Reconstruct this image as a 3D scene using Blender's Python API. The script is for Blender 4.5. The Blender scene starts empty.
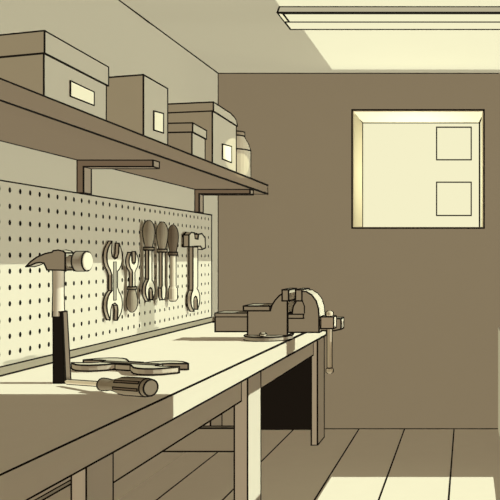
import bpy, math
from mathutils import Vector, Matrix

S = bpy.context.scene
COL = S.collection
F, CX, CY, EYE = 700.0, 467.0, 257.0, 1.3      # focal length in pixels, vanishing point, eye height


def px(u, v, d):
    """point seen at pixel (u, v) at distance d in front of the camera"""
    return Vector(((u - CX) * d / F, d, EYE + (CY - v) * d / F))


# ------------------------------------------------------------------ materials
def mat(name, c, grain=0.0, scale=20.0):
    m = bpy.data.materials.new(name)
    m.use_nodes = True
    nt = m.node_tree
    nt.nodes.clear()
    out = nt.nodes.new('ShaderNodeOutputMaterial')
    b = nt.nodes.new('ShaderNodeBsdfDiffuse')
    b.inputs['Color'].default_value = (*c, 1)
    if grain:
        tc = nt.nodes.new('ShaderNodeTexCoord')
        n = nt.nodes.new('ShaderNodeTexNoise')
        n.inputs['Scale'].default_value = scale
        n.inputs['Detail'].default_value = 3
        nt.links.new(tc.outputs['Object'], n.inputs['Vector'])
        mx = nt.nodes.new('ShaderNodeMix')
        mx.data_type = 'RGBA'
        mx.inputs[6].default_value = (*[v * (1 - grain) for v in c], 1)
        mx.inputs[7].default_value = (*[min(v * (1 + grain), 1) for v in c], 1)
        nt.links.new(n.outputs['Fac'], mx.inputs[0])
        nt.links.new(mx.outputs[2], b.inputs['Color'])
    nt.links.new(b.outputs[0], out.inputs[0])
    return m


def emit(name, c, s):
    m = bpy.data.materials.new(name)
    m.use_nodes = True
    nt = m.node_tree
    nt.nodes.clear()
    out = nt.nodes.new('ShaderNodeOutputMaterial')
    e = nt.nodes.new('ShaderNodeEmission')
    e.inputs[0].default_value = (*c, 1)
    e.inputs[1].default_value = s
    nt.links.new(e.outputs[0], out.inputs[0])
    return m


def sc(c, k):
    return tuple(v * k for v in c)


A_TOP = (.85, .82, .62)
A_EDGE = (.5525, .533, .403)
A_P = (.352, .339, .250)
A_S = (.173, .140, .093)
INK = mat('ink_black', (.010, .009, .007))
M_FLOOR = mat('floor_board', A_TOP, .02, 9)
M_CEIL = mat('ceiling_plaster', A_P, .01, 5)
M_WALL = mat('wall_plaster', A_P, .01, 5)
M_WALLB = mat('back_wall_paint', A_P, .012, 5)
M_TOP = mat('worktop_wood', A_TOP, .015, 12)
M_EDGE = mat('worktop_edge_toned', A_EDGE, .02, 12)  # edge colour darkened to offset the stronger key light on front faces
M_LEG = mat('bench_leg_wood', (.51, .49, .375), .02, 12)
M_BACK = mat('bench_panel_wood', A_EDGE, .02, 12)
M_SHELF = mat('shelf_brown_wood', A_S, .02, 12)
M_BRKT = mat('bracket_steel', (.24, .205, .145))
M_PEG = mat('pegboard_face', A_P, .012, 14)
M_RAIL = mat('pegboard_rail', (.26, .24, .165))
M_CARD = mat('box_card', A_P, .02, 10)
M_LABEL = mat('label_paper', (.66, .66, .47))
M_JAR = mat('jar_ceramic', (.36, .345, .25))
M_JARLID = mat('jar_lid', (.20, .175, .12))
M_STEEL = mat('tool_steel', (.40, .385, .28))
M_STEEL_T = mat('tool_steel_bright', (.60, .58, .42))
M_VISE = mat('vise_iron', A_P)
M_JAW = mat('jaw_plate_steel', (.37, .355, .26))
M_WOODH = mat('handle_wood', (.175, .16, .11), .05, 40)
M_WOODD = mat('handle_dark_wood', (.10, .083, .055), .05, 40)
M_HEAD = mat('hammer_head_iron', A_P)
M_NECK = mat('hammer_steel_neck', (.40, .38, .29))
M_POLL = mat('hammer_poll_shaded', (.26, .245, .18))  # poll sides darkened in the colour, standing in for shade
M_RUB = mat('black_rubber', (.018, .016, .013))
M_GRIP = mat('brown_grip', (.11, .088, .06))
M_SDH = mat('screwdriver_handle', (.18, .16, .11))
M_LAMP = mat('lamp_housing', (.70, .79, .66))
M_REV = mat('window_reveal', (.68, .66, .46))
M_BLACK = mat('sheet_black', (.016, .014, .011))
M_OUT = mat('outside_render', (.66, .65, .55))
CREAM = (.913, .871, .578)
E_PANE = emit('daylight_pane', CREAM, 1.0)
E_TUBE = emit('lamp_diffuser', CREAM, 1.0)


# ------------------------------------------------------------------ mesh builder
class MB:
    def __init__(self):
        self.v, self.f, self.m, self.mats = [], [], [], []

    def mi(self, m):
        if m not in self.mats:
            self.mats.append(m)
        return self.mats.index(m)

    def add(self, vs, fs, m):
        o = len(self.v)
        self.v += [Vector(p) for p in vs]
        k = self.mi(m)
        for f in fs:
            self.f.append([i + o for i in f])
            self.m.append(k)

    def seg(self, a, b, r, m=None, n=6):
        r *= 1.22
        a, b = Vector(a), Vector(b)
        d = b - a
        if d.length < 1e-6:
            return
        d.normalize()
        a, b = a - d * r * .6, b + d * r * .6
        up = Vector((0, 0, 1)) if abs(d.z) < .9 else Vector((1, 0, 0))
        s = d.cross(up).normalized()
        t = d.cross(s)
        vs = []
        rr = [r, r]
        if abs(a.y - b.y) > .6:                     # long seams are drawn finer at their near end
            ym = (max(a.y, .4) + b.y) / 2
            rr = [r * max(a.y, .4) / ym, r * b.y / ym]
        for p, q in ((a, rr[0]), (b, rr[1])):
            for i in range(n):
                w = 2 * math.pi * i / n
                vs.append(p + s * math.cos(w) * q + t * math.sin(w) * q)
        fs = [[i, (i + 1) % n, n + (i + 1) % n, n + i] for i in range(n)]
        fs += [list(range(n))[::-1], list(range(n, 2 * n))]
        self.add(vs, fs, m or INK)

    def line(self, pts, r, closed=False):
        n = len(pts)
        for i in range(n if closed else n - 1):
            self.seg(pts[i], pts[(i + 1) % n], r)

    def hull(self, lo, hi, m, ink=0, m_top=None, skip=()):
        """solid between two matching loops"""
        n = len(lo)
        self.add(lo + hi, [[i, (i + 1) % n, n + (i + 1) % n, n + i] for i in range(n)], m)
        self.add(lo, [list(range(n))[::-1]], m)
        self.add(hi, [list(range(n))], m_top or m)
        if ink:
            self.line(lo, ink, True)
            self.line(hi, ink, True)
            for i in range(n):
                a = (Vector(lo[i]) - Vector(lo[i - 1])).normalized()
                b = (Vector(lo[(i + 1) % n]) - Vector(lo[i])).normalized()
                if a.dot(b) < .8:
                    self.seg(lo[i], hi[i], ink)

    def box(self, x0, x1, y0, y1, z0, z1, m, ink=0, m_top=None):
        lo = [Vector(p) for p in ((x0, y0, z0), (x1, y0, z0), (x1, y1, z0), (x0, y1, z0))]
        self.hull(lo, [p + Vector((0, 0, z1 - z0)) for p in lo], m, ink, m_top)

    def lathe(self, prof, o, axis, m, n=20, ink=0, rings=(), sil=True, squash=None):
        """prof: (radius, distance along axis)"""
        o, ax = Vector(o), Vector(axis).normalized()
        view = (Vector((0, 0, EYE)) - o)
        view = view - ax * view.dot(ax)
        view.normalize()
        side = ax.cross(view)
        vs, fs = [], []

        def pt(r, t, w, k=1.0):
            return o + ax * t + (side * math.cos(w) + view * math.sin(w)) * r * k
        for r, t in prof:
            for i in range(n):
                vs.append(pt(r, t, 2 * math.pi * i / n))
        for j in range(len(prof) - 1):
            for i in range(n):
                fs.append([j * n + i, j * n + (i + 1) % n, (j + 1) * n + (i + 1) % n, (j + 1) * n + i])
        fs.append(list(range(n))[::-1])
        fs.append([(len(prof) - 1) * n + i for i in range(n)])
        self.add(vs, fs, m)
        if ink:
            for j in rings:
                r, t = prof[j]
                self.line([pt(r, t, 2 * math.pi * i / n) for i in range(n)], ink, True)
            if sil:
                for w in (0, math.pi):
                    self.line([pt(r, t, w) for r, t in prof], ink)

    def build(self, name, parent=None, origin=None):
        org = Vector((0, 0, 0))
        if parent:
            p = parent
            while p:
                org += p.location
                p = p.parent
        elif origin is not None:
            org = Vector(origin)
        me = bpy.data.meshes.new(name)
        me.from_pydata([tuple(p - org) for p in self.v], [], self.f)
        for m in self.mats:
            me.materials.append(m)
        me.polygons.foreach_set('material_index', self.m)
        me.validate()
        me.update()
        import bmesh
        bm = bmesh.new()
        bm.from_mesh(me)
        bmesh.ops.recalc_face_normals(bm, faces=bm.faces)
        bm.to_mesh(me)
        bm.free()
        o = bpy.data.objects.new(name, me)
        COL.objects.link(o)
        if parent:
            o.parent = parent
        elif origin is not None:
            o.location = origin
        return o


def tag(o, label, cat, group=None):
    o['label'] = label
    o['category'] = cat
    if group:
        o['group'] = group
    return o


def thing(name, label, cat, loc, group=None):
    o = bpy.data.objects.new(name, None)
    COL.objects.link(o)
    o.empty_display_size = .05
    o.location = loc
    return tag(o, label, cat, group)


def struct(o, label=None, cat=None):
    o['kind'] = 'structure'
    if label:
        o['label'] = label
        o['category'] = cat
    return o


# ------------------------------------------------------------------ room
XL, YB, ZC = -1.882, 5.29, 2.69
XR = 0.235
b = MB()
b.box(XL - .1, .735, -.6, YB + .1, -.1, 0, M_FLOOR)  # runs past the room; its unseen outer edge trims the ceiling light
b.box(.735, 2.2, 5.19, YB + .1, -.1, 0, M_FLOOR)  # unseen slab added to end the ceiling's patch of light
for gx in (-1.66, -1.307, -.816, -.472, -.098):            # gaps between the floorboards
    b.box(gx - .005, gx + .005, -.6, YB, -.002, .0012, INK)
struct(b.build('floor'), 'wide plank floor of the workshop', 'floor')
b = MB()
b.box(XL - .1, XR + .03, -.6, YB + .1, ZC, ZC + .1, M_CEIL)
struct(b.build('ceiling'), 'plain plaster ceiling of the workshop', 'ceiling')
b = MB()
b.box(XL - .1, XL, -.6, YB + .1, 0, ZC, M_WALL)
struct(b.build('wall_left'), 'plain wall behind shelf and pegboard', 'wall')
WX0, WX1, WZ0, WZ1 = -.868, .1285, 1.519, 2.411
b = MB()
b.box(XL, WX0, YB, YB + .5, 0, ZC, M_WALLB)
b.box(WX1, XR + .1, YB, YB + .5, 0, ZC, M_WALLB)
b.box(WX0, WX1, YB, YB + .5, 0, WZ0, M_WALLB)
b.box(WX0, WX1, YB, YB + .5, WZ1, ZC, M_WALLB)
struct(b.build('wall_back'), 'brown back wall with deep window', 'wall')

# right side left open; low wall and its gap shaped to trim the light
b = MB()
b.box(XR, XR + .03, -.6, 3.0, 0, .77, M_OUT)
b.box(XR, XR + .03, 4.136, YB, 0, .77, M_OUT)
b.box(XR, XR + .03, 3.0, 4.136, 0, .052, M_OUT)
struct(b.build('wall_right'), 'low wall on the right, shaped to trim the light', 'wall')
# unseen facade, added so its openings cut the sun into patches
b = MB()
X0, X1 = 3.4, 3.46
b.box(X0, X1, -3, 2.45, 2.77, 6.2, M_OUT)
b.box(X0, X1, 5.12, 9, 2.77, 6.2, M_OUT)
b.box(X0, X1, 2.45, 5.12, 4.733, 6.2, M_OUT)
b.box(X0, X1, 2.45, 5.12, 2.77, 3.0, M_OUT)
b.box(X0, X1, 2.45, 3.27, 3.0, 3.607, M_OUT)
b.box(X0, X1, 3.505, 5.12, 3.0, 3.607, M_OUT)
b.box(X0, X1, 3.27, 3.505, 3.565, 3.607, M_OUT)
b.box(X0, X1, -3, 9, -.9, .643, M_OUT)  # low unseen wall, added to keep the level fill out of the doorway
for yy in (-3, 8.8):
    b.box(X0, X1, yy, yy + .2, .643, 2.77, M_OUT)
struct(b.build('sun_blocker_outside'), 'unseen facade added outside to cut the sunlight', 'wall')

# dark seams where the walls meet
b = MB()
b.seg((XL, YB, 0), (XL, YB, ZC), .0045)
struct(b.build('trim_1'))
b = MB()
b.seg((XL, .5, ZC), (XL, YB, ZC), .0034)
struct(b.build('trim_2'))
b = MB()
b.seg((XL, YB, ZC), (XR, YB, ZC), .0055)
struct(b.build('trim_3'))
b = MB()
b.seg((XL, YB, 0), (XR, YB, 0), .0055)
struct(b.build('baseboard_back'))

# window
w = bpy.data.objects.new('window_1', None)
COL.objects.link(w)
w.location = (WX0, YB, WZ0)
w['kind'] = 'structure'
w['label'] = 'deep bright window in the back wall'
w['category'] = 'window'
DP = 5.735
b = MB()
b.box(WX0, WX0 + .012, YB + .002, DP, WZ0, WZ1, M_REV)
b.box(WX1 - .012, WX1, YB + .002, DP, WZ0, WZ1, M_REV)
b.box(WX0 + .012, WX1 - .012, YB + .002, DP, WZ1 - .012, WZ1, M_REV)
b.box(WX0 + .012, WX1 - .012, YB + .002, DP, WZ0, WZ0 + .008, M_REV)
r = .006
fr = [(WX0, YB, WZ0), (WX1, YB, WZ0), (WX1, YB, WZ1), (WX0, YB, WZ1)]
b.line(fr, r, True)
bk = [(WX0 + .012, DP - .01, WZ0), (WX1 - .026, DP - .01, WZ0), (WX1 - .026, DP - .01, WZ1 - .012), (WX0 + .012, DP - .01, WZ1 - .012)]
b.line(bk, r, True)
b.seg(fr[2], bk[2], r)
b.seg(fr[3], bk[3], r)
b.build('window_frame', w)
b = MB()
b.box(WX0, WX1, DP - .006, DP + .02, WZ0, WZ1, E_PANE)
b.build('pane', w)
for v0, v1 in ((127.2, 159.8), (182.2, 215.5)):
    b = MB()
    a, c = px(436.6, v0, DP - .012), px(471.2, v1, DP - .012)
    b.line([(a.x, a.y, a.z), (c.x, a.y, a.z), (c.x, a.y, c.z), (a.x, a.y, c.z)], .0048, True)
    b.build('glazing_bar', w)

# ------------------------------------------------------------------ ceiling lamp
t = thing('ceiling_lamp', 'long fluorescent lamp under the ceiling, lit', 'lamp', (-.3, 4.0, ZC))
LX0, LX1, ly0, ly1, lym = -1.052, .25, 3.884, 4.157, 4.026
b = MB()
zb = 2.656
lo = [Vector(p) for p in ((LX0, ly0, zb), (LX1, ly0, zb), (LX1, ly1, zb), (LX0, ly1, zb))]
hi = [Vector(p) for p in ((LX0 + .012, ly0, ZC), (LX1, ly0, ZC), (LX1, ly1, ZC), (LX0 + .012, ly1, ZC))]
b.hull(lo, hi, M_LAMP, .0042)
b.build('housing', t)
for y0, y1, xo in ((ly0 + .004, lym, .030), (lym, ly1, .004)):
    b = MB()
    b.box(LX0 + xo, LX1 - .03, y0, y1, zb - .003, zb, E_TUBE)
    r = .0042
    z = zb - .003
    b.line([(LX0 + xo, y0, z), (LX1, y0, z), (LX1, y1, z), (LX0 + xo, y1, z)], r, True)
    b.build('diffuser', t)
b = MB()
b.box(LX0, LX0 + .026, ly0 + .004, lym, zb - .002, zb, M_LABEL, .003)
b.build('end_cap', t)

# ------------------------------------------------------------------ shelf and brackets
SZ0, SZ1 = 1.77, 1.835
def shelf_x(y):
    return -1.40 - .087 * (y - 2.1) / 3.12
t = thing('wall_shelf', 'long brown shelf board holding boxes, on two steel brackets', 'shelf', (XL, 3.8, SZ0))
b = MB()
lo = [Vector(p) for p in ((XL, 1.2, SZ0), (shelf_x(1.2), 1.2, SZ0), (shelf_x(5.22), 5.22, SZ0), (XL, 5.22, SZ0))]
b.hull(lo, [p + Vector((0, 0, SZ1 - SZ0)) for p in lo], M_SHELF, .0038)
b.build('board', t)
for y0, xe in ((3.377, -1.515), (4.836, -1.499)):
    y1 = y0 + .068
    b = MB()
    prof = [(XL, SZ0 - .002), (xe, SZ0 - .002), (xe, SZ0 - .034), (XL + .032, SZ0 - .034), (XL + .032, 1.609), (XL, 1.609)]
    b.hull([Vector((x, y0, z)) for x, z in prof], [Vector((x, y1, z)) for x, z in prof], M_BRKT, .001 * y0)
    b.build('bracket', t)

# ------------------------------------------------------------------ boxes on the shelf
def carton(name, label, A, B, sk, wid, z1, zlid, ink, lab=None, crush=False, over=.006, lidm=None):
    """A front right corner, B rear right corner (plan); sk: how the front recedes; wid: width"""
    A, B = Vector((*A, 0)), Vector((*B, 0))
    off = Vector((-wid, wid * sk, 0))
    C, D = A + off, B + off
    t = thing(name, label, 'box', (A + D) / 2 + Vector((0, 0, SZ1)), 'storage boxes on the shelf')
    U = lambda z: Vector((0, 0, z))
    body_top = zlid if zlid else z1
    b = MB()
    lo = [C + U(SZ1), A + U(SZ1), B + U(SZ1), D + U(SZ1)]
    b.hull(lo, [Vector((p.x, p.y, body_top)) for p in lo], M_CARD, ink)
    body = b.build('body', t)
    if zlid:
        ex = [Vector((-over, -over, 0)), Vector((over, -over, 0)), Vector((over, over, 0)), Vector((-over, over, 0))]
        pl = [p + e for p, e in zip([C, A, B, D], ex)]
        b = MB()
        if crush:
            # far top edge is rounded off
            bl = []
            e = (B - A)
            prof = [(0, zlid), (1, zlid)]
            prof = [(0, zlid), (1.01, zlid - .004), (1.01, zlid + .004), (.96, z1 - .022), (.86, z1 - .008), (.70, z1), (0, z1)]
            r_ = [A + e * k + U(z) + Vector((over, 0, 0)) for k, z in prof]
            l_ = [p + off for p in r_]
            b.hull(r_, l_, M_CARD, ink)
        else:
            b.hull([p + U(zlid) for p in pl], [p + U(z1) for p in pl], M_CARD, ink)
        b.build('lid', t)
    if lab:
        b = MB()
        k0, k1, za0, za1, zb0, zb1 = lab
        n = Vector((.004, 0, 0))
        P = [A.lerp(B, k0) + U(za0), A.lerp(B, k1) + U(zb0), A.lerp(B, k1) + U(zb1), A.lerp(B, k0) + U(za1)]
        b.hull([p + n * .2 for p in P], [p + n for p in P], M_LABEL)
        b.line([p + n for p in P], ink * .9, True)
        b.build('label_card', body)
    return t


def on_side(A, B, u, v):
    """fraction along A-B and height seen at a pixel, on the upright plane through A and B"""
    ax, ay = A
    bx, by = B
    k = (u - CX) / F
    s = (k * ay - ax) / ((bx - ax) - k * (by - ay))
    d = ay + s * (by - ay)
    return s, EYE + (CY - v) * d / F


def lab(A, B, u0, u1, vt0, vb0, vt1, vb1):
    s0, z1 = on_side(A, B, u0, vt0)
    _, z0 = on_side(A, B, u0, vb0)
    s1, z3 = on_side(A, B, u1, vt1)
    _, z2 = on_side(A, B, u1, vb1)
    return (s0, s1, z0, z1, z2, z3)


A, B = (-1.408, 2.329), (-1.424, 2.762)
carton('lidded_box', 'largest lidded box on the shelf, nearest end, with pale label card', A, B, .27, .40, 2.051, 1.977, .0024,
       lab(A, B, 69.4, 93, 80.8, 96.2, 92, 105.4))
A, B = (-1.433, 3.10), (-1.436, 3.356)
carton('file_box', 'tall narrow box without lid, pale label low on its side', A, B, .26, .36, 2.107, None, .0032,
       lab(A, B, 153, 162.5, 111, 130, 113.5, 133))
A, B = (-1.446, 3.68), (-1.458, 3.893)
carton('lidded_box', 'smallest lidded box on the shelf, without any label', A, B, .10, .30, 2.004, 1.956, .0034)
A, B = (-1.468, 4.035), (-1.478, 4.479)
carton('lidded_box', 'big lidded box beside the jar, its lid corner crushed down', A, B, .19, .38, 2.193, 2.1415, .0038,
       lab(A, B, 221.8, 230.8, 144, 159, 146.5, 162.5), crush=True)

# ------------------------------------------------------------------ jar
JC = Vector((-1.567, 4.77, SZ1))
t = thing('jar', 'pale jar with narrow neck and lid at the far end of the shelf', 'jar', JC)
b = MB()
b.lathe([(.08, 0), (.088, .006), (.088, .19), (.075, .235), (.05, .28), (.043, .287)], JC, (0, 0, 1), M_JAR, 24, .0042, (1, 2), True)
b.build('body', t)
b = MB()
b.lathe([(.046, .285), (.049, .288), (.049, .315), (.045, .319)], JC, (0, 0, 1), M_JARLID, 24, .0040, (1, 2), True)
b.build('lid', t)

# ------------------------------------------------------------------ pegboard
PX = -1.868
t = thing('pegboard', 'perforated pegboard panel on the wall above the workbench', 'pegboard', (PX, 3.8, .86))
b = MB()
z0, y_last, ps, pr = .9096, 5.058, .0666, .0090
zs = .0664
NR, NC = 11, 41
zt, zbm, y_e = 1.607, .86, 5.116
ylo, yhi = y_last - ps * (NC - 1) - ps / 2, y_last + ps / 2
zlo, zhi = z0 - zs / 2, z0 + zs * (NR - 1) + zs / 2
for i in range(NC):
    for k in range(NR):
        cy, cz = y_last - i * ps, z0 + k * zs
        sq, oc, od = [], [], []
        for q in range(8):
            w_ = math.pi / 4 * q
            c_, s_ = math.cos(w_), math.sin(w_)
            mxx = max(abs(c_), abs(s_))
            sq.append((PX, cy + c_ / mxx * ps / 2, cz + s_ / mxx * zs / 2))
            oc.append((PX, cy + c_ * pr, cz + s_ * pr * 1.3))
            od.append((PX - .006, cy + c_ * pr, cz + s_ * pr * 1.3))
        b.add(sq + oc, [[q, (q + 1) % 8, 8 + (q + 1) % 8, 8 + q] for q in range(8)], M_PEG)
        b.add(oc + od, [[q, (q + 1) % 8, 8 + (q + 1) % 8, 8 + q] for q in range(8)], INK)  # hole walls blacked in, shade put into the colour
def quad(y0, y1, a, c):
    b.add([(PX, y0, a), (PX, y1, a), (PX, y1, c), (PX, y0, c)], [[0, 1, 2, 3]], M_PEG)
quad(ylo, y_e, zbm, zlo)
quad(yhi, y_e, zlo, zhi)
b.box(XL, PX - .006, ylo, y_e, zbm, zt, INK)
b.box(XL, PX, y_e - .002, y_e, zbm, zt, M_PEG)
b.box(XL, PX, ylo, y_e, zt - .0015, zt, M_PEG)
b.seg((PX, ylo, zt), (PX, y_e, zt), .0036)
b.seg((PX, y_e, zbm), (PX, y_e, zt), .0045)
b.seg((PX, ylo, zbm), (PX, y_e, zbm), .0036)
b.build('panel', t)
b = MB()
b.box(XL, PX + .004, ylo, 5.2, .8255, .857, M_RAIL)
b.seg((PX + .004, ylo, .8255), (PX + .004, 5.2, .8255), .0038)
b.build('bottom_rail', t)

# ------------------------------------------------------------------ workbench
BZ, BZ0, BX = .82, .733, -1.028
t = thing('workbench', 'long wooden workbench with thick pale top along the left wall', 'workbench', (-1.45, 3.4, 0))
b = MB()
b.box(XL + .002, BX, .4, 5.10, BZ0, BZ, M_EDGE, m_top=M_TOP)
r = .0035
b.seg((BX, .4, BZ), (BX, 5.10, BZ), r)
b.seg((BX, .4, BZ0), (BX, 5.10, BZ0), r)
b.seg((XL + .002, 5.10, BZ), (BX, 5.10, BZ), .0045)
b.seg((BX, 5.10, BZ0), (BX, 5.10, BZ), .0045)
b.build('worktop', t)
LX = -1.032
for y0, y1, xw in ((1.897, 2.04, .04), (3.292, 3.50, .062), (4.83, 5.05, .042)):
    b = MB()
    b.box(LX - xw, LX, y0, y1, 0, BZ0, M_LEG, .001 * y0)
    b.build('leg', t)
    b = MB()
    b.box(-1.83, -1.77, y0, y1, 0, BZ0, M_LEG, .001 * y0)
    b.build('leg', t)
for y0, y1, r in ((2.04, 3.292, .0030), (3.50, 4.83, .004)):
    b = MB()
    b.box(-1.10, -1.062, y0, y1, .623, BZ0, M_LEG if False else M_BACK, r)
    b.build('apron', t)
b = MB()
b.box(-1.77, -1.094, 3.33, 3.37, .375, .485, M_VISE, .0033)
b.build('cross_rail', t)
b = MB()
b.box(-1.775, -1.745, 2.04, 4.83, .189, .30, M_BACK, .0035)
b.build('rear_rail', t)
b = MB()
b.box(XL + .004, -1.84, .4, 5.05, .02, BZ0, M_BACK)  # panel added, paler than the wall, to lift the shade below the bench
b.build('added_panel', t)

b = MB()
b.box(-1.70, -1.115, 5.262, 5.288, 0, .74, M_BLACK)  # flat black sheet against the back wall
tag(b.build('back_sheet', origin=(-1.45, 5.275, 0)), 'flat black sheet at the back wall under the workbench', 'board')


# ------------------------------------------------------------------ tool outlines
def fork(c, hr, jw, sw, dep, tilt=0.0, n=7):
    """open wrench head pointing +u, centre at u=c; outline from +v shoulder round to -v shoulder"""
    pts = []
    a0 = math.radians(153)
    a1 = math.asin(min(.95, jw / 2 / hr)) + math.radians(16)
    for i in range(n):
        a = a0 + (a1 - a0) * i / (n - 1)
        pts.append((hr * math.cos(a), hr * math.sin(a)))
    pts.append((hr * .98, jw / 2))
    pts.append((hr - dep + jw * .35, jw / 2))
    for i in range(1, 4):
        a = math.pi / 2 + math.pi * i / 4
        pts.append((hr - dep + jw * .35 + jw * .45 * math.cos(a), jw / 2 * math.sin(a)))
    pts.append((hr - dep + jw * .35, -jw / 2))
    pts.append((hr * .98, -jw / 2))
    for i in range(n):
        a = -a1 + (-a0 + a1) * i / (n - 1)
        pts.append((hr * math.cos(a), hr * math.sin(a)))
    ct, st = math.cos(tilt), math.sin(tilt)
    pts = [(c + x * ct - y * st, x * st + y * ct) for x, y in pts]
    return pts


def double_wrench(L, hr, jw, sw, dep, tilt):
    """outline centred on 0, long axis u"""
    c = L / 2 - hr
    a = fork(c, hr, jw, sw, dep, tilt)
    o = [(c - hr * 1.15, sw / 2)] + a + [(c - hr * 1.15, -sw / 2)]
    return o + [(-x, -y) for x, y in o]


TX = PX + .008
TG = 'hand tools hanging on the pegboard'


def wall_pt(u, v, x=PX + .02):
    d = x * F / (u - CX)
    return Vector((x, d, EYE + (CY - v) * d / F))


def plate(b, prof, x0, x1, m, ink, groove=None):
    b.hull([Vector((x0, y, z)) for y, z in prof], [Vector((x1, y, z)) for y, z in prof], m, ink)


# 1: double open ended wrench
c0 = wall_pt(113.5, 281)
tw = thing('wrench', 'large double open-ended wrench hanging leftmost on the pegboard', 'wrench', (TX, c0.y, c0.z), TG)
b = MB()
prof = double_wrench(.41, .080, .076, .056, .082, .12)
plate(b, [(c0.y + v, c0.z + u) for u, v in prof], TX, TX + .018, M_STEEL, .0030)
body = b.build('body', tw)
b = MB()
gr = [(-.014, -.10), (.014, -.10), (.014, .10), (-.014, .10)]
plate(b, [(c0.y + v, c0.z + u) for v, u in gr], TX + .018, TX + .0195, mat('wrench_groove', (.19, .18, .13)), .0016)
b.build('groove', body)


def handle_v(b, top, L, r, m, ink, flip=False):
    """bulb shaped wooden handle along z, wide end away from the shaft"""
    pr_ = [(.12, 0), (.42, .035), (.74, .12), (.96, .26), (1, .38), (.94, .52), (.76, .70), (.60, .83), (.60, .87), (.84, .88), (.84, .97), (.55, 1)]
    o = Vector(top)
    ax = (0, 0, 1) if flip else (0, 0, -1)
    b.lathe([(k * r, s * L) for k, s in pr_], o, ax, m, 18, ink, (9, 10), True)


# 2: small fork headed tool, handle down
c0 = wall_pt(132.0, 283, TX + .027)
s_ = F / c0.y
zt_, zb_ = EYE + (CY - 252.5) / s_, EYE + (CY - 312) / s_
th = thing('wrench', 'small wrench with wooden handle pointing down, next to big wrench', 'wrench', (TX, c0.y, zb_), TG)
b = MB()
hl = 26 / s_
handle_v(b, (TX + .027, c0.y, zb_), hl, .027, M_WOODH, .0033, True)
b.build('handle', th)
b = MB()
hd = [(zt_ - .048 + u, v) for u, v in fork(0, .052, .048, .03, .062, -.1)]
prof = [(zb_ + hl * .96, .014), (zt_ - .11, .012)] + hd + [(zt_ - .11, -.012), (zb_ + hl * .96, -.014)]
plate(b, [(c0.y + v, u) for u, v in prof], TX + .018, TX + .036, M_STEEL, .0030)
b.build('head', th)

# 3, 4, 5: handled tools, handle up
for (u, vt, vh, vb, kind, lbl, hm, hr_) in (
        (148.8, 220.5, 251, 299, 'fork', 'fork-ended wrench with wooden handle up, first of the three handled tools', M_WOODH, .031),
        (162.2, 222, 253, 299.5, 'flat', 'flat-tip screwdriver with brown handle up, middle of the three handled tools', M_WOODH, .031),
        (173.0, 225, 256, 301, 'rod', 'dark-handled screwdriver hanging beside the wall hammer', M_WOODD, .030)):
    c0 = wall_pt(u, 260, TX + .032)
    s_ = F / c0.y
    Z = lambda v: EYE + (CY - v) / s_
    nm, ct = ('wrench', 'wrench') if kind == 'fork' else ('screwdriver', 'screwdriver')
    th = thing(nm, lbl, ct, (TX, c0.y, Z(vb)), TG)
    b = MB()
    handle_v(b, (TX + .032, c0.y, Z(vt)), (vh - vt) / s_, hr_, hm, .0038)
    b.build('handle', th)
    b = MB()
    if kind == 'fork':
        hd = [(Z(vb) + .050 - uu, v) for uu, v in fork(0, .060, .054, .03, .070, .1)]
        prof = [(Z(vh) + .012, .020), (Z(vb) + .115, .020)] + hd + [(Z(vb) + .115, -.020), (Z(vh) + .012, -.020)]
        plate(b, [(c0.y + v, q) for q, v in prof], TX + .022, TX + .040, M_STEEL, .0034)
    elif kind == 'flat':
        prof = [(Z(vh) + .012, .019), (Z(vb) + .085, .019), (Z(vb) + .07, .030), (Z(vb) + .015, .024), (Z(vb), .012),
                (Z(vb), -.012), (Z(vb) + .015, -.024), (Z(vb) + .07, -.030), (Z(vb) + .085, -.019), (Z(vh) + .012, -.019)]
        plate(b, [(c0.y + v, q) for q, v in prof], TX + .022, TX + .040, M_STEEL, .0034)
    else:
        b.lathe([(.016, -.012), (.016, Z(vh) - Z(vb) - .09), (.024, Z(vh) - Z(vb) - .075), (.024, Z(vh) - Z(vb) - .012), (.014, Z(vh) - Z(vb))],
                (TX + .032, c0.y, Z(vh)), (0, 0, -1), M_STEEL, 14, .0034, (4,), True)
    b.build('shaft', th)

# 6: hammer with an open-ended lower end
c0 = wall_pt(195.3, 270, TX + .03)
s_ = F / c0.y
Z = lambda v: EYE + (CY - v) / s_
th = thing('hammer', 'steel claw hammer with forked lower end, hanging rightmost on the pegboard', 'hammer', (TX, c0.y, Z(309)), TG)
b = MB()
hd = [(Z(308.5) + .062 - uu, v) for uu, v in fork(0, .076, .066, .03, .09, .12)]
prof = [(Z(247), .040), (Z(308.5) + .15, .040)] + hd + [(Z(308.5) + .15, -.040), (Z(247), -.040)]
plate(b, [(c0.y + v, q) for q, v in prof], TX + .004, TX + .03, M_STEEL, .0038)
b.build('shaft', th)
b = MB()
K = lambda u, v: (wall_pt(u - .6, v, TX + .042).y, wall_pt(195, v, TX + .042).z)
hp = [(189.5, 247), (189.5, 235.5), (192, 232.8), (195, 233), (195.5, 238.5), (198.5, 239), (199, 234), (202.5, 233), (205.5, 237), (205.8, 247.5), (203, 249), (201, 246), (199, 246)]
plate(b, [K(u, v) for u, v in hp], TX + .006, TX + .042, M_STEEL, .0042)
b.build('head', th)

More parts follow.
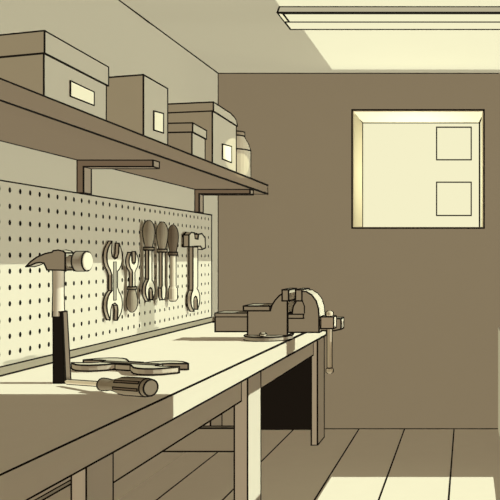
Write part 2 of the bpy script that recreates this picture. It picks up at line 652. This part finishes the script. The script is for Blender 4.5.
# ------------------------------------------------------------------ claw hammer standing on the bench
HD = 2.667
def hz(u, v, y=0.0):
    p = px(20 + u / 5.556, 240 + v / 5.556, HD - .026)
    return Vector((p.x, HD + y, p.z))
base = px(59.5, 383, HD)
base.z = BZ
th = thing('claw_hammer', 'claw hammer standing upright on its black grip on the bench', 'hammer', base)
prof = [(33, 148), (60, 120), (95, 95), (140, 76), (178, 68), (186, 60), (212, 56), (240, 62), (251, 71), (251, 168), (150, 166), (143, 148), (133, 128), (112, 124), (88, 128), (60, 140)]
b = MB()
b.hull([hz(u, v, -.026) for u, v in prof], [hz(u, v, .026) for u, v in prof], M_HEAD, .0025)
hd_ = b.build('head', th)
b = MB()
o = px(20 + 250 / 5.556, 240 + 118 / 5.556, HD)
k = HD / F / 5.556
b.lathe([(38 * k, 0), (30 * k, 25 * k), (31 * k, 45 * k), (44 * k, 62 * k), (54 * k, 66 * k), (54 * k, 122 * k), (50 * k, 128 * k)], o, (1, 0, 0), M_POLL, 24, .0025, (4, 5), True)
poll = b.build('poll', hd_)
b = MB()
b.lathe([(49 * k, 127.5 * k), (46 * k, 131 * k), (.001, 131.5 * k)], o, (1, 0, 0), M_STEEL, 24)  # paler than the poll, its sunlit look put into the colour
b.build('striking_face', hd_)
b = MB()
tp, md = px(58.6, 270, HD), px(58.4, 313.5, HD)
b.lathe([(.0185, 0), (.0175, .08), (.0195, tp.z - md.z + .012)], tp, (md - tp), M_NECK, 18, .0025, (2,), True)
b.build('neck', th)
# grip: squared taper, black; brown strip stands in for its sunlit side
b = MB()
tp, bt = px(52.0, 312, HD - .022), px(52.0, 383, HD - .027)
def ring(z, x0, x1, hy):
    return [Vector((x0, HD - hy, z)), Vector((x1, HD - hy, z)), Vector((x1, HD + hy, z)), Vector((x0, HD + hy, z))]
x1t, x1b = px(60.0, 313, HD - .022).x, px(62.4, 383, HD - .027).x
lo, hi = ring(BZ + .003, bt.x, x1b, .017), ring(tp.z, tp.x, x1t, .014)
b.hull(lo, hi, M_RUB, .0025)
b.build('grip', th)
b = MB()
e = Vector((.007, 0, 0))
sl = [lo[1] + Vector((.001, 0, 0)), lo[1] + e, lo[2] + e, lo[2] + Vector((.001, 0, 0))]
sh = [hi[1] + Vector((.001, 0, 0)), hi[1] + e * .8, hi[2] + e * .8, hi[2] + Vector((.001, 0, 0))]
b.hull(sl, sh, M_GRIP, .0022)
b.build('grip_sunlit_side', th)

# ------------------------------------------------------------------ wrench lying on the bench
L0, L1 = Vector((-1.633, 3.035, 0)), Vector((-1.229, 2.907, 0))
mid, dv = (L0 + L1) / 2, (L1 - L0).normalized()
nv = Vector((-dv.y, dv.x, 0))
tw = thing('wrench', 'double open-ended wrench lying flat on the bench behind the screwdriver', 'wrench', (mid.x, mid.y, BZ))
b = MB()
prof = double_wrench(.52, .104, .082, .070, .11, .25)
P = [mid + dv * u + nv * v for u, v in prof]
b.hull([p + Vector((0, 0, BZ + .005)) for p in P], [p + Vector((0, 0, BZ + .029)) for p in P], mat('bench_wrench_side_shaded', (.34, .32, .235)), .0031, m_top=M_STEEL_T)  # light on the top put into the colour: paler than the sides
body = b.build('body', tw)
b = MB()
P = [mid + dv * u + nv * v + Vector((0, 0, BZ + .029)) for u, v in ((-.14, -.017), (.14, -.017), (.14, .017), (-.14, .017))]
b.hull(P, [p + Vector((0, 0, .001)) for p in P], M_SDH, .0022)
b.build('groove', body)

# ------------------------------------------------------------------ screwdriver on the bench
tip, end = Vector((-1.49, 2.60, BZ + .017)), Vector((-1.062, 2.35, BZ + .041))
ax = (end - tip)
LS = ax.length
axn = ax.normalized()
ts = thing('screwdriver', 'fluted brown screwdriver lying on the bench in front of the hammer', 'screwdriver', (tip + end) / 2 - Vector((0, 0, .025)))
ts.location.z = BZ
b = MB()
b.lathe([(.004, 0), (.008, .01), (.008, LS * .46)], tip, axn, M_STEEL_T, 12, .0022, (), True)
b.build('shaft', ts)
b = MB()
s0 = LS * .43
hl = LS - s0
hp = [(.014, 0), (.021, .05 * hl), (.020, .14 * hl), (.017, .24 * hl), (.020, .32 * hl), (.028, .42 * hl), (.030, .52 * hl), (.030, .93 * hl), (.027, hl)]
b.lathe(hp, tip + axn * s0, axn, M_SDH, 20, .0024, (1, 7, 8), True)
o = tip + axn * s0
view = Vector((0, 0, EYE)) - o
view = (view - axn * view.dot(axn)).normalized()
side = axn.cross(view)
handle = b.build('handle', ts)
for w_ in (-.45, .35):                                          # flutes along the handle
    b = MB()
    rad = (side * math.sin(w_) + view * math.cos(w_)).normalized()
    tan = axn.cross(rad)
    q = [o + axn * (hl * .42) + rad * .0285 - tan * .004, o + axn * (hl * .90) + rad * .0300 - tan * .004,
         o + axn * (hl * .90) + rad * .0300 + tan * .004, o + axn * (hl * .42) + rad * .0285 + tan * .004]
    b.hull(q, [p + rad * .0015 for p in q], M_GRIP, .0016)
    b.build('flute', handle)

# ------------------------------------------------------------------ bench vise
VF, VB = 4.02, 4.18
def vz(u, v, y=VF):
    p = px(205 + u / 3.448, 270 + v / 3.448, VF)
    return Vector((p.x, y, p.z))
def vprism(b, prof, y0, y1, m, ink=.004):
    b.hull([vz(u, v, y0) for u, v in prof], [vz(u, v, y1) for u, v in prof], m, ink)
tv = thing('bench_vise', 'heavy bench vise on the far front edge of the workbench', 'vise', (-1.166, 4.1, BZ))
b = MB()
M_BASE = mat('vise_base_shaded', (.28, .265, .195))  # base colour darkened to stand in for shade from the vise
b.lathe([(.138, 0), (.138, .024), (.133, .030), (.0, .031)], (-1.160, 4.1, BZ), (0, 0, 1), M_BASE, 36, .0038, (0, 1), False)
b.build('base', tv)
b = MB()
vprism(b, [(147, 226), (147, 138), (226, 138), (231, 122), (242, 104), (256, 89), (270, 80), (284, 78), (284, 226)], VF, VB, M_VISE)
vbody = b.build('body', tv)
b = MB()
vprism(b, [(135, 140), (135, 124), (226, 124), (226, 140)], VF - .012, VB + .012, M_VISE)
b.build('anvil', vbody)
b = MB()
vprism(b, [(33, 213), (33, 150), (146, 150), (146, 213)], VF + .01, VB - .01, M_VISE)
vprism(b, [(33, 162), (33, 149), (146, 149), (146, 162)], VF + .006, VB - .006, M_VISE, .003)
b.build('rear_slide', tv)
b = MB()
vprism(b, [(286, 215), (286, 150), (301, 150), (304, 126), (316, 106), (316, 74), (348, 74), (368, 86), (383, 106), (391, 132), (393, 160), (393, 215)], VF, VB, M_VISE)
b.line([vz(u, v, VF - .001) for u, v in ((336, 107), (343, 125), (343, 148))], .003)
vjaw = b.build('moving_jaw', tv)
for u0, u1, par in ((268, 290, vbody), (314, 336, vjaw)):
    b = MB()
    vprism(b, [(u0, 106), (u0, 68), (u1, 68), (u1, 106)], VF - .012, VB + .012, M_JAW)
    b.build('jaw_plate', par)
b = MB()
vprism(b, [(288, 166), (288, 152), (341, 152), (341, 166)], VF - .012, VF + .02, M_VISE, .0036)
b.build('guide', vjaw)
b = MB()
vprism(b, [(284, 212), (284, 170), (464, 170), (464, 207), (440, 212)], VF + .045, VB - .03, M_VISE)
b.build('front_slide', tv)
b = MB()
vprism(b, [(403, 200), (403, 160), (447, 160), (447, 200)], VF - .03, VF + .042, mat('vise_screw_head', (.45, .42, .31)), .0038)
hb = b.build('screw_head', tv)
b = MB()
o = vz(429, 210, VF + .006)
zt_, zb_ = vz(0, 142).z, vz(0, 356).z
o.z = zb_
Lh = zt_ - zb_
b.lathe([(.010, 0), (.019, .006), (.019, .022), (.013, .03), (.013, Lh - .03), (.019, Lh - .02), (.019, Lh - .006), (.010, Lh)], o, (0, 0, 1), mat('vise_bar_steel', (.42, .395, .28)), 16, .0036, (3, 4), True)
b.build('handle_bar', hb)
for u in (206.5,):
    b = MB()
    p = vz(u, 222)
    b.lathe([(.018, 0), (.018, .013), (.012, .019)], (p.x, 3.985, BZ + .030), (0, 0, 1), M_STEEL, 10, .003, (0, 1), True)
    b.build('bolt', tv)

# ------------------------------------------------------------------ light
def sun(name, d, E, shadow=True, angle=.03):
    """E: irradiance/pi per channel on a surface facing the light"""
    l = bpy.data.lights.new(name, 'SUN')
    mx = max(E)
    l.color = [v / mx for v in E]
    l.energy = mx * math.pi
    l.angle = math.radians(angle)
    l.use_shadow = shadow
    try:
        l.cycles.cast_shadow = shadow
    except Exception:
        pass
    o = bpy.data.objects.new(name, l)
    COL.objects.link(o)
    o.rotation_euler = Vector(d).to_track_quat('-Z', 'Y').to_euler()
    o.location = (2.5 - 3 * d[0], 3 - 3 * d[1], 3.5 - 3 * d[2])
    return o


T = .65
cs = 1 / math.hypot(1, T)
sn = T * cs
KEYX = (1.23, 1.29, 1.17)                                   # key on a wall facing right
sun('sun_key', (-1, 0, -T), [v / cs for v in KEYX])
sun('fill_level_right', (-1, 0, .04), (.934, .944, .889))  # added level fill, lifts right-facing surfaces above the bench
TU = 1.518
cu = TU / math.hypot(1, TU)
sun('fill_ceiling_patch', (-1, 0, TU), [v / cu for v in (1.23, 1.29, 1.17)])  # added upward light, makes the bright patch on the ceiling
sun('ambient_right', (-1, 0, 0), (.425, .34, .2655), False)
sun('ambient_front', (0, 1, 0), (.668, .534, .428), False)
sun('ambient_top', (0, 0, -1), (.276, .221, .173), False)
sun('ambient_floor', (0, 0, 1), (1.32, 1.24, 1.11), False)
sun('ambient_left', (1, 0, 0), (.62, .56, .40), False)
sun('ambient_rear', (0, -1, 0), (.35, .29, .23), False)

def lamp(name, kind, loc, energy, col):
    l = bpy.data.lights.new(name, kind)
    l.energy, l.color = energy, col
    o = bpy.data.objects.new(name, l)
    COL.objects.link(o)
    o.location = loc
    return o


o = lamp('fill_window_recess', 'POINT', (-.40, 5.56, 1.93), 8.0, (1, .97, .76))  # added light brightening the window reveals; no lamp hangs there
o.data.shadow_soft_size = .08
o = lamp('fill_box_patch', 'SPOT', (.28, 4.40, 2.6), 140, (1, .97, .74))  # added unseen spot imitating a sun patch on far box and jar
o.data.spot_size = math.radians(7)
o.data.spot_blend = 0
o.data.shadow_soft_size = .002
o.scale = (2.2, 1, 1)
o.rotation_euler = (Vector((-1.475, 4.50, 1.935)) - o.location).to_track_quat('-Z', 'Y').to_euler()

wd = bpy.data.worlds.new('world')
S.world = wd
wd.use_nodes = True
wd.node_tree.nodes['Background'].inputs[0].default_value = (.479, .434, .287, 1)
wd.node_tree.nodes['Background'].inputs[1].default_value = .05

# ------------------------------------------------------------------ camera and view
cd = bpy.data.cameras.new('camera')
cam = bpy.data.objects.new('camera', cd)
COL.objects.link(cam)
cam.location = (0, 0, EYE)
cam.rotation_euler = (math.pi / 2, 0, 0)
cd.sensor_width = 36
cd.lens = F / 500 * 36
cd.shift_x = (250 - CX) / 500
cd.shift_y = (CY - 250) / 500
cd.clip_start = .05
S.camera = cam
S.view_settings.view_transform = 'Standard'
S.view_settings.look = 'None'
S.view_settings.gamma = 1
S.view_settings.exposure = 0
S.cycles.diffuse_bounces = 0
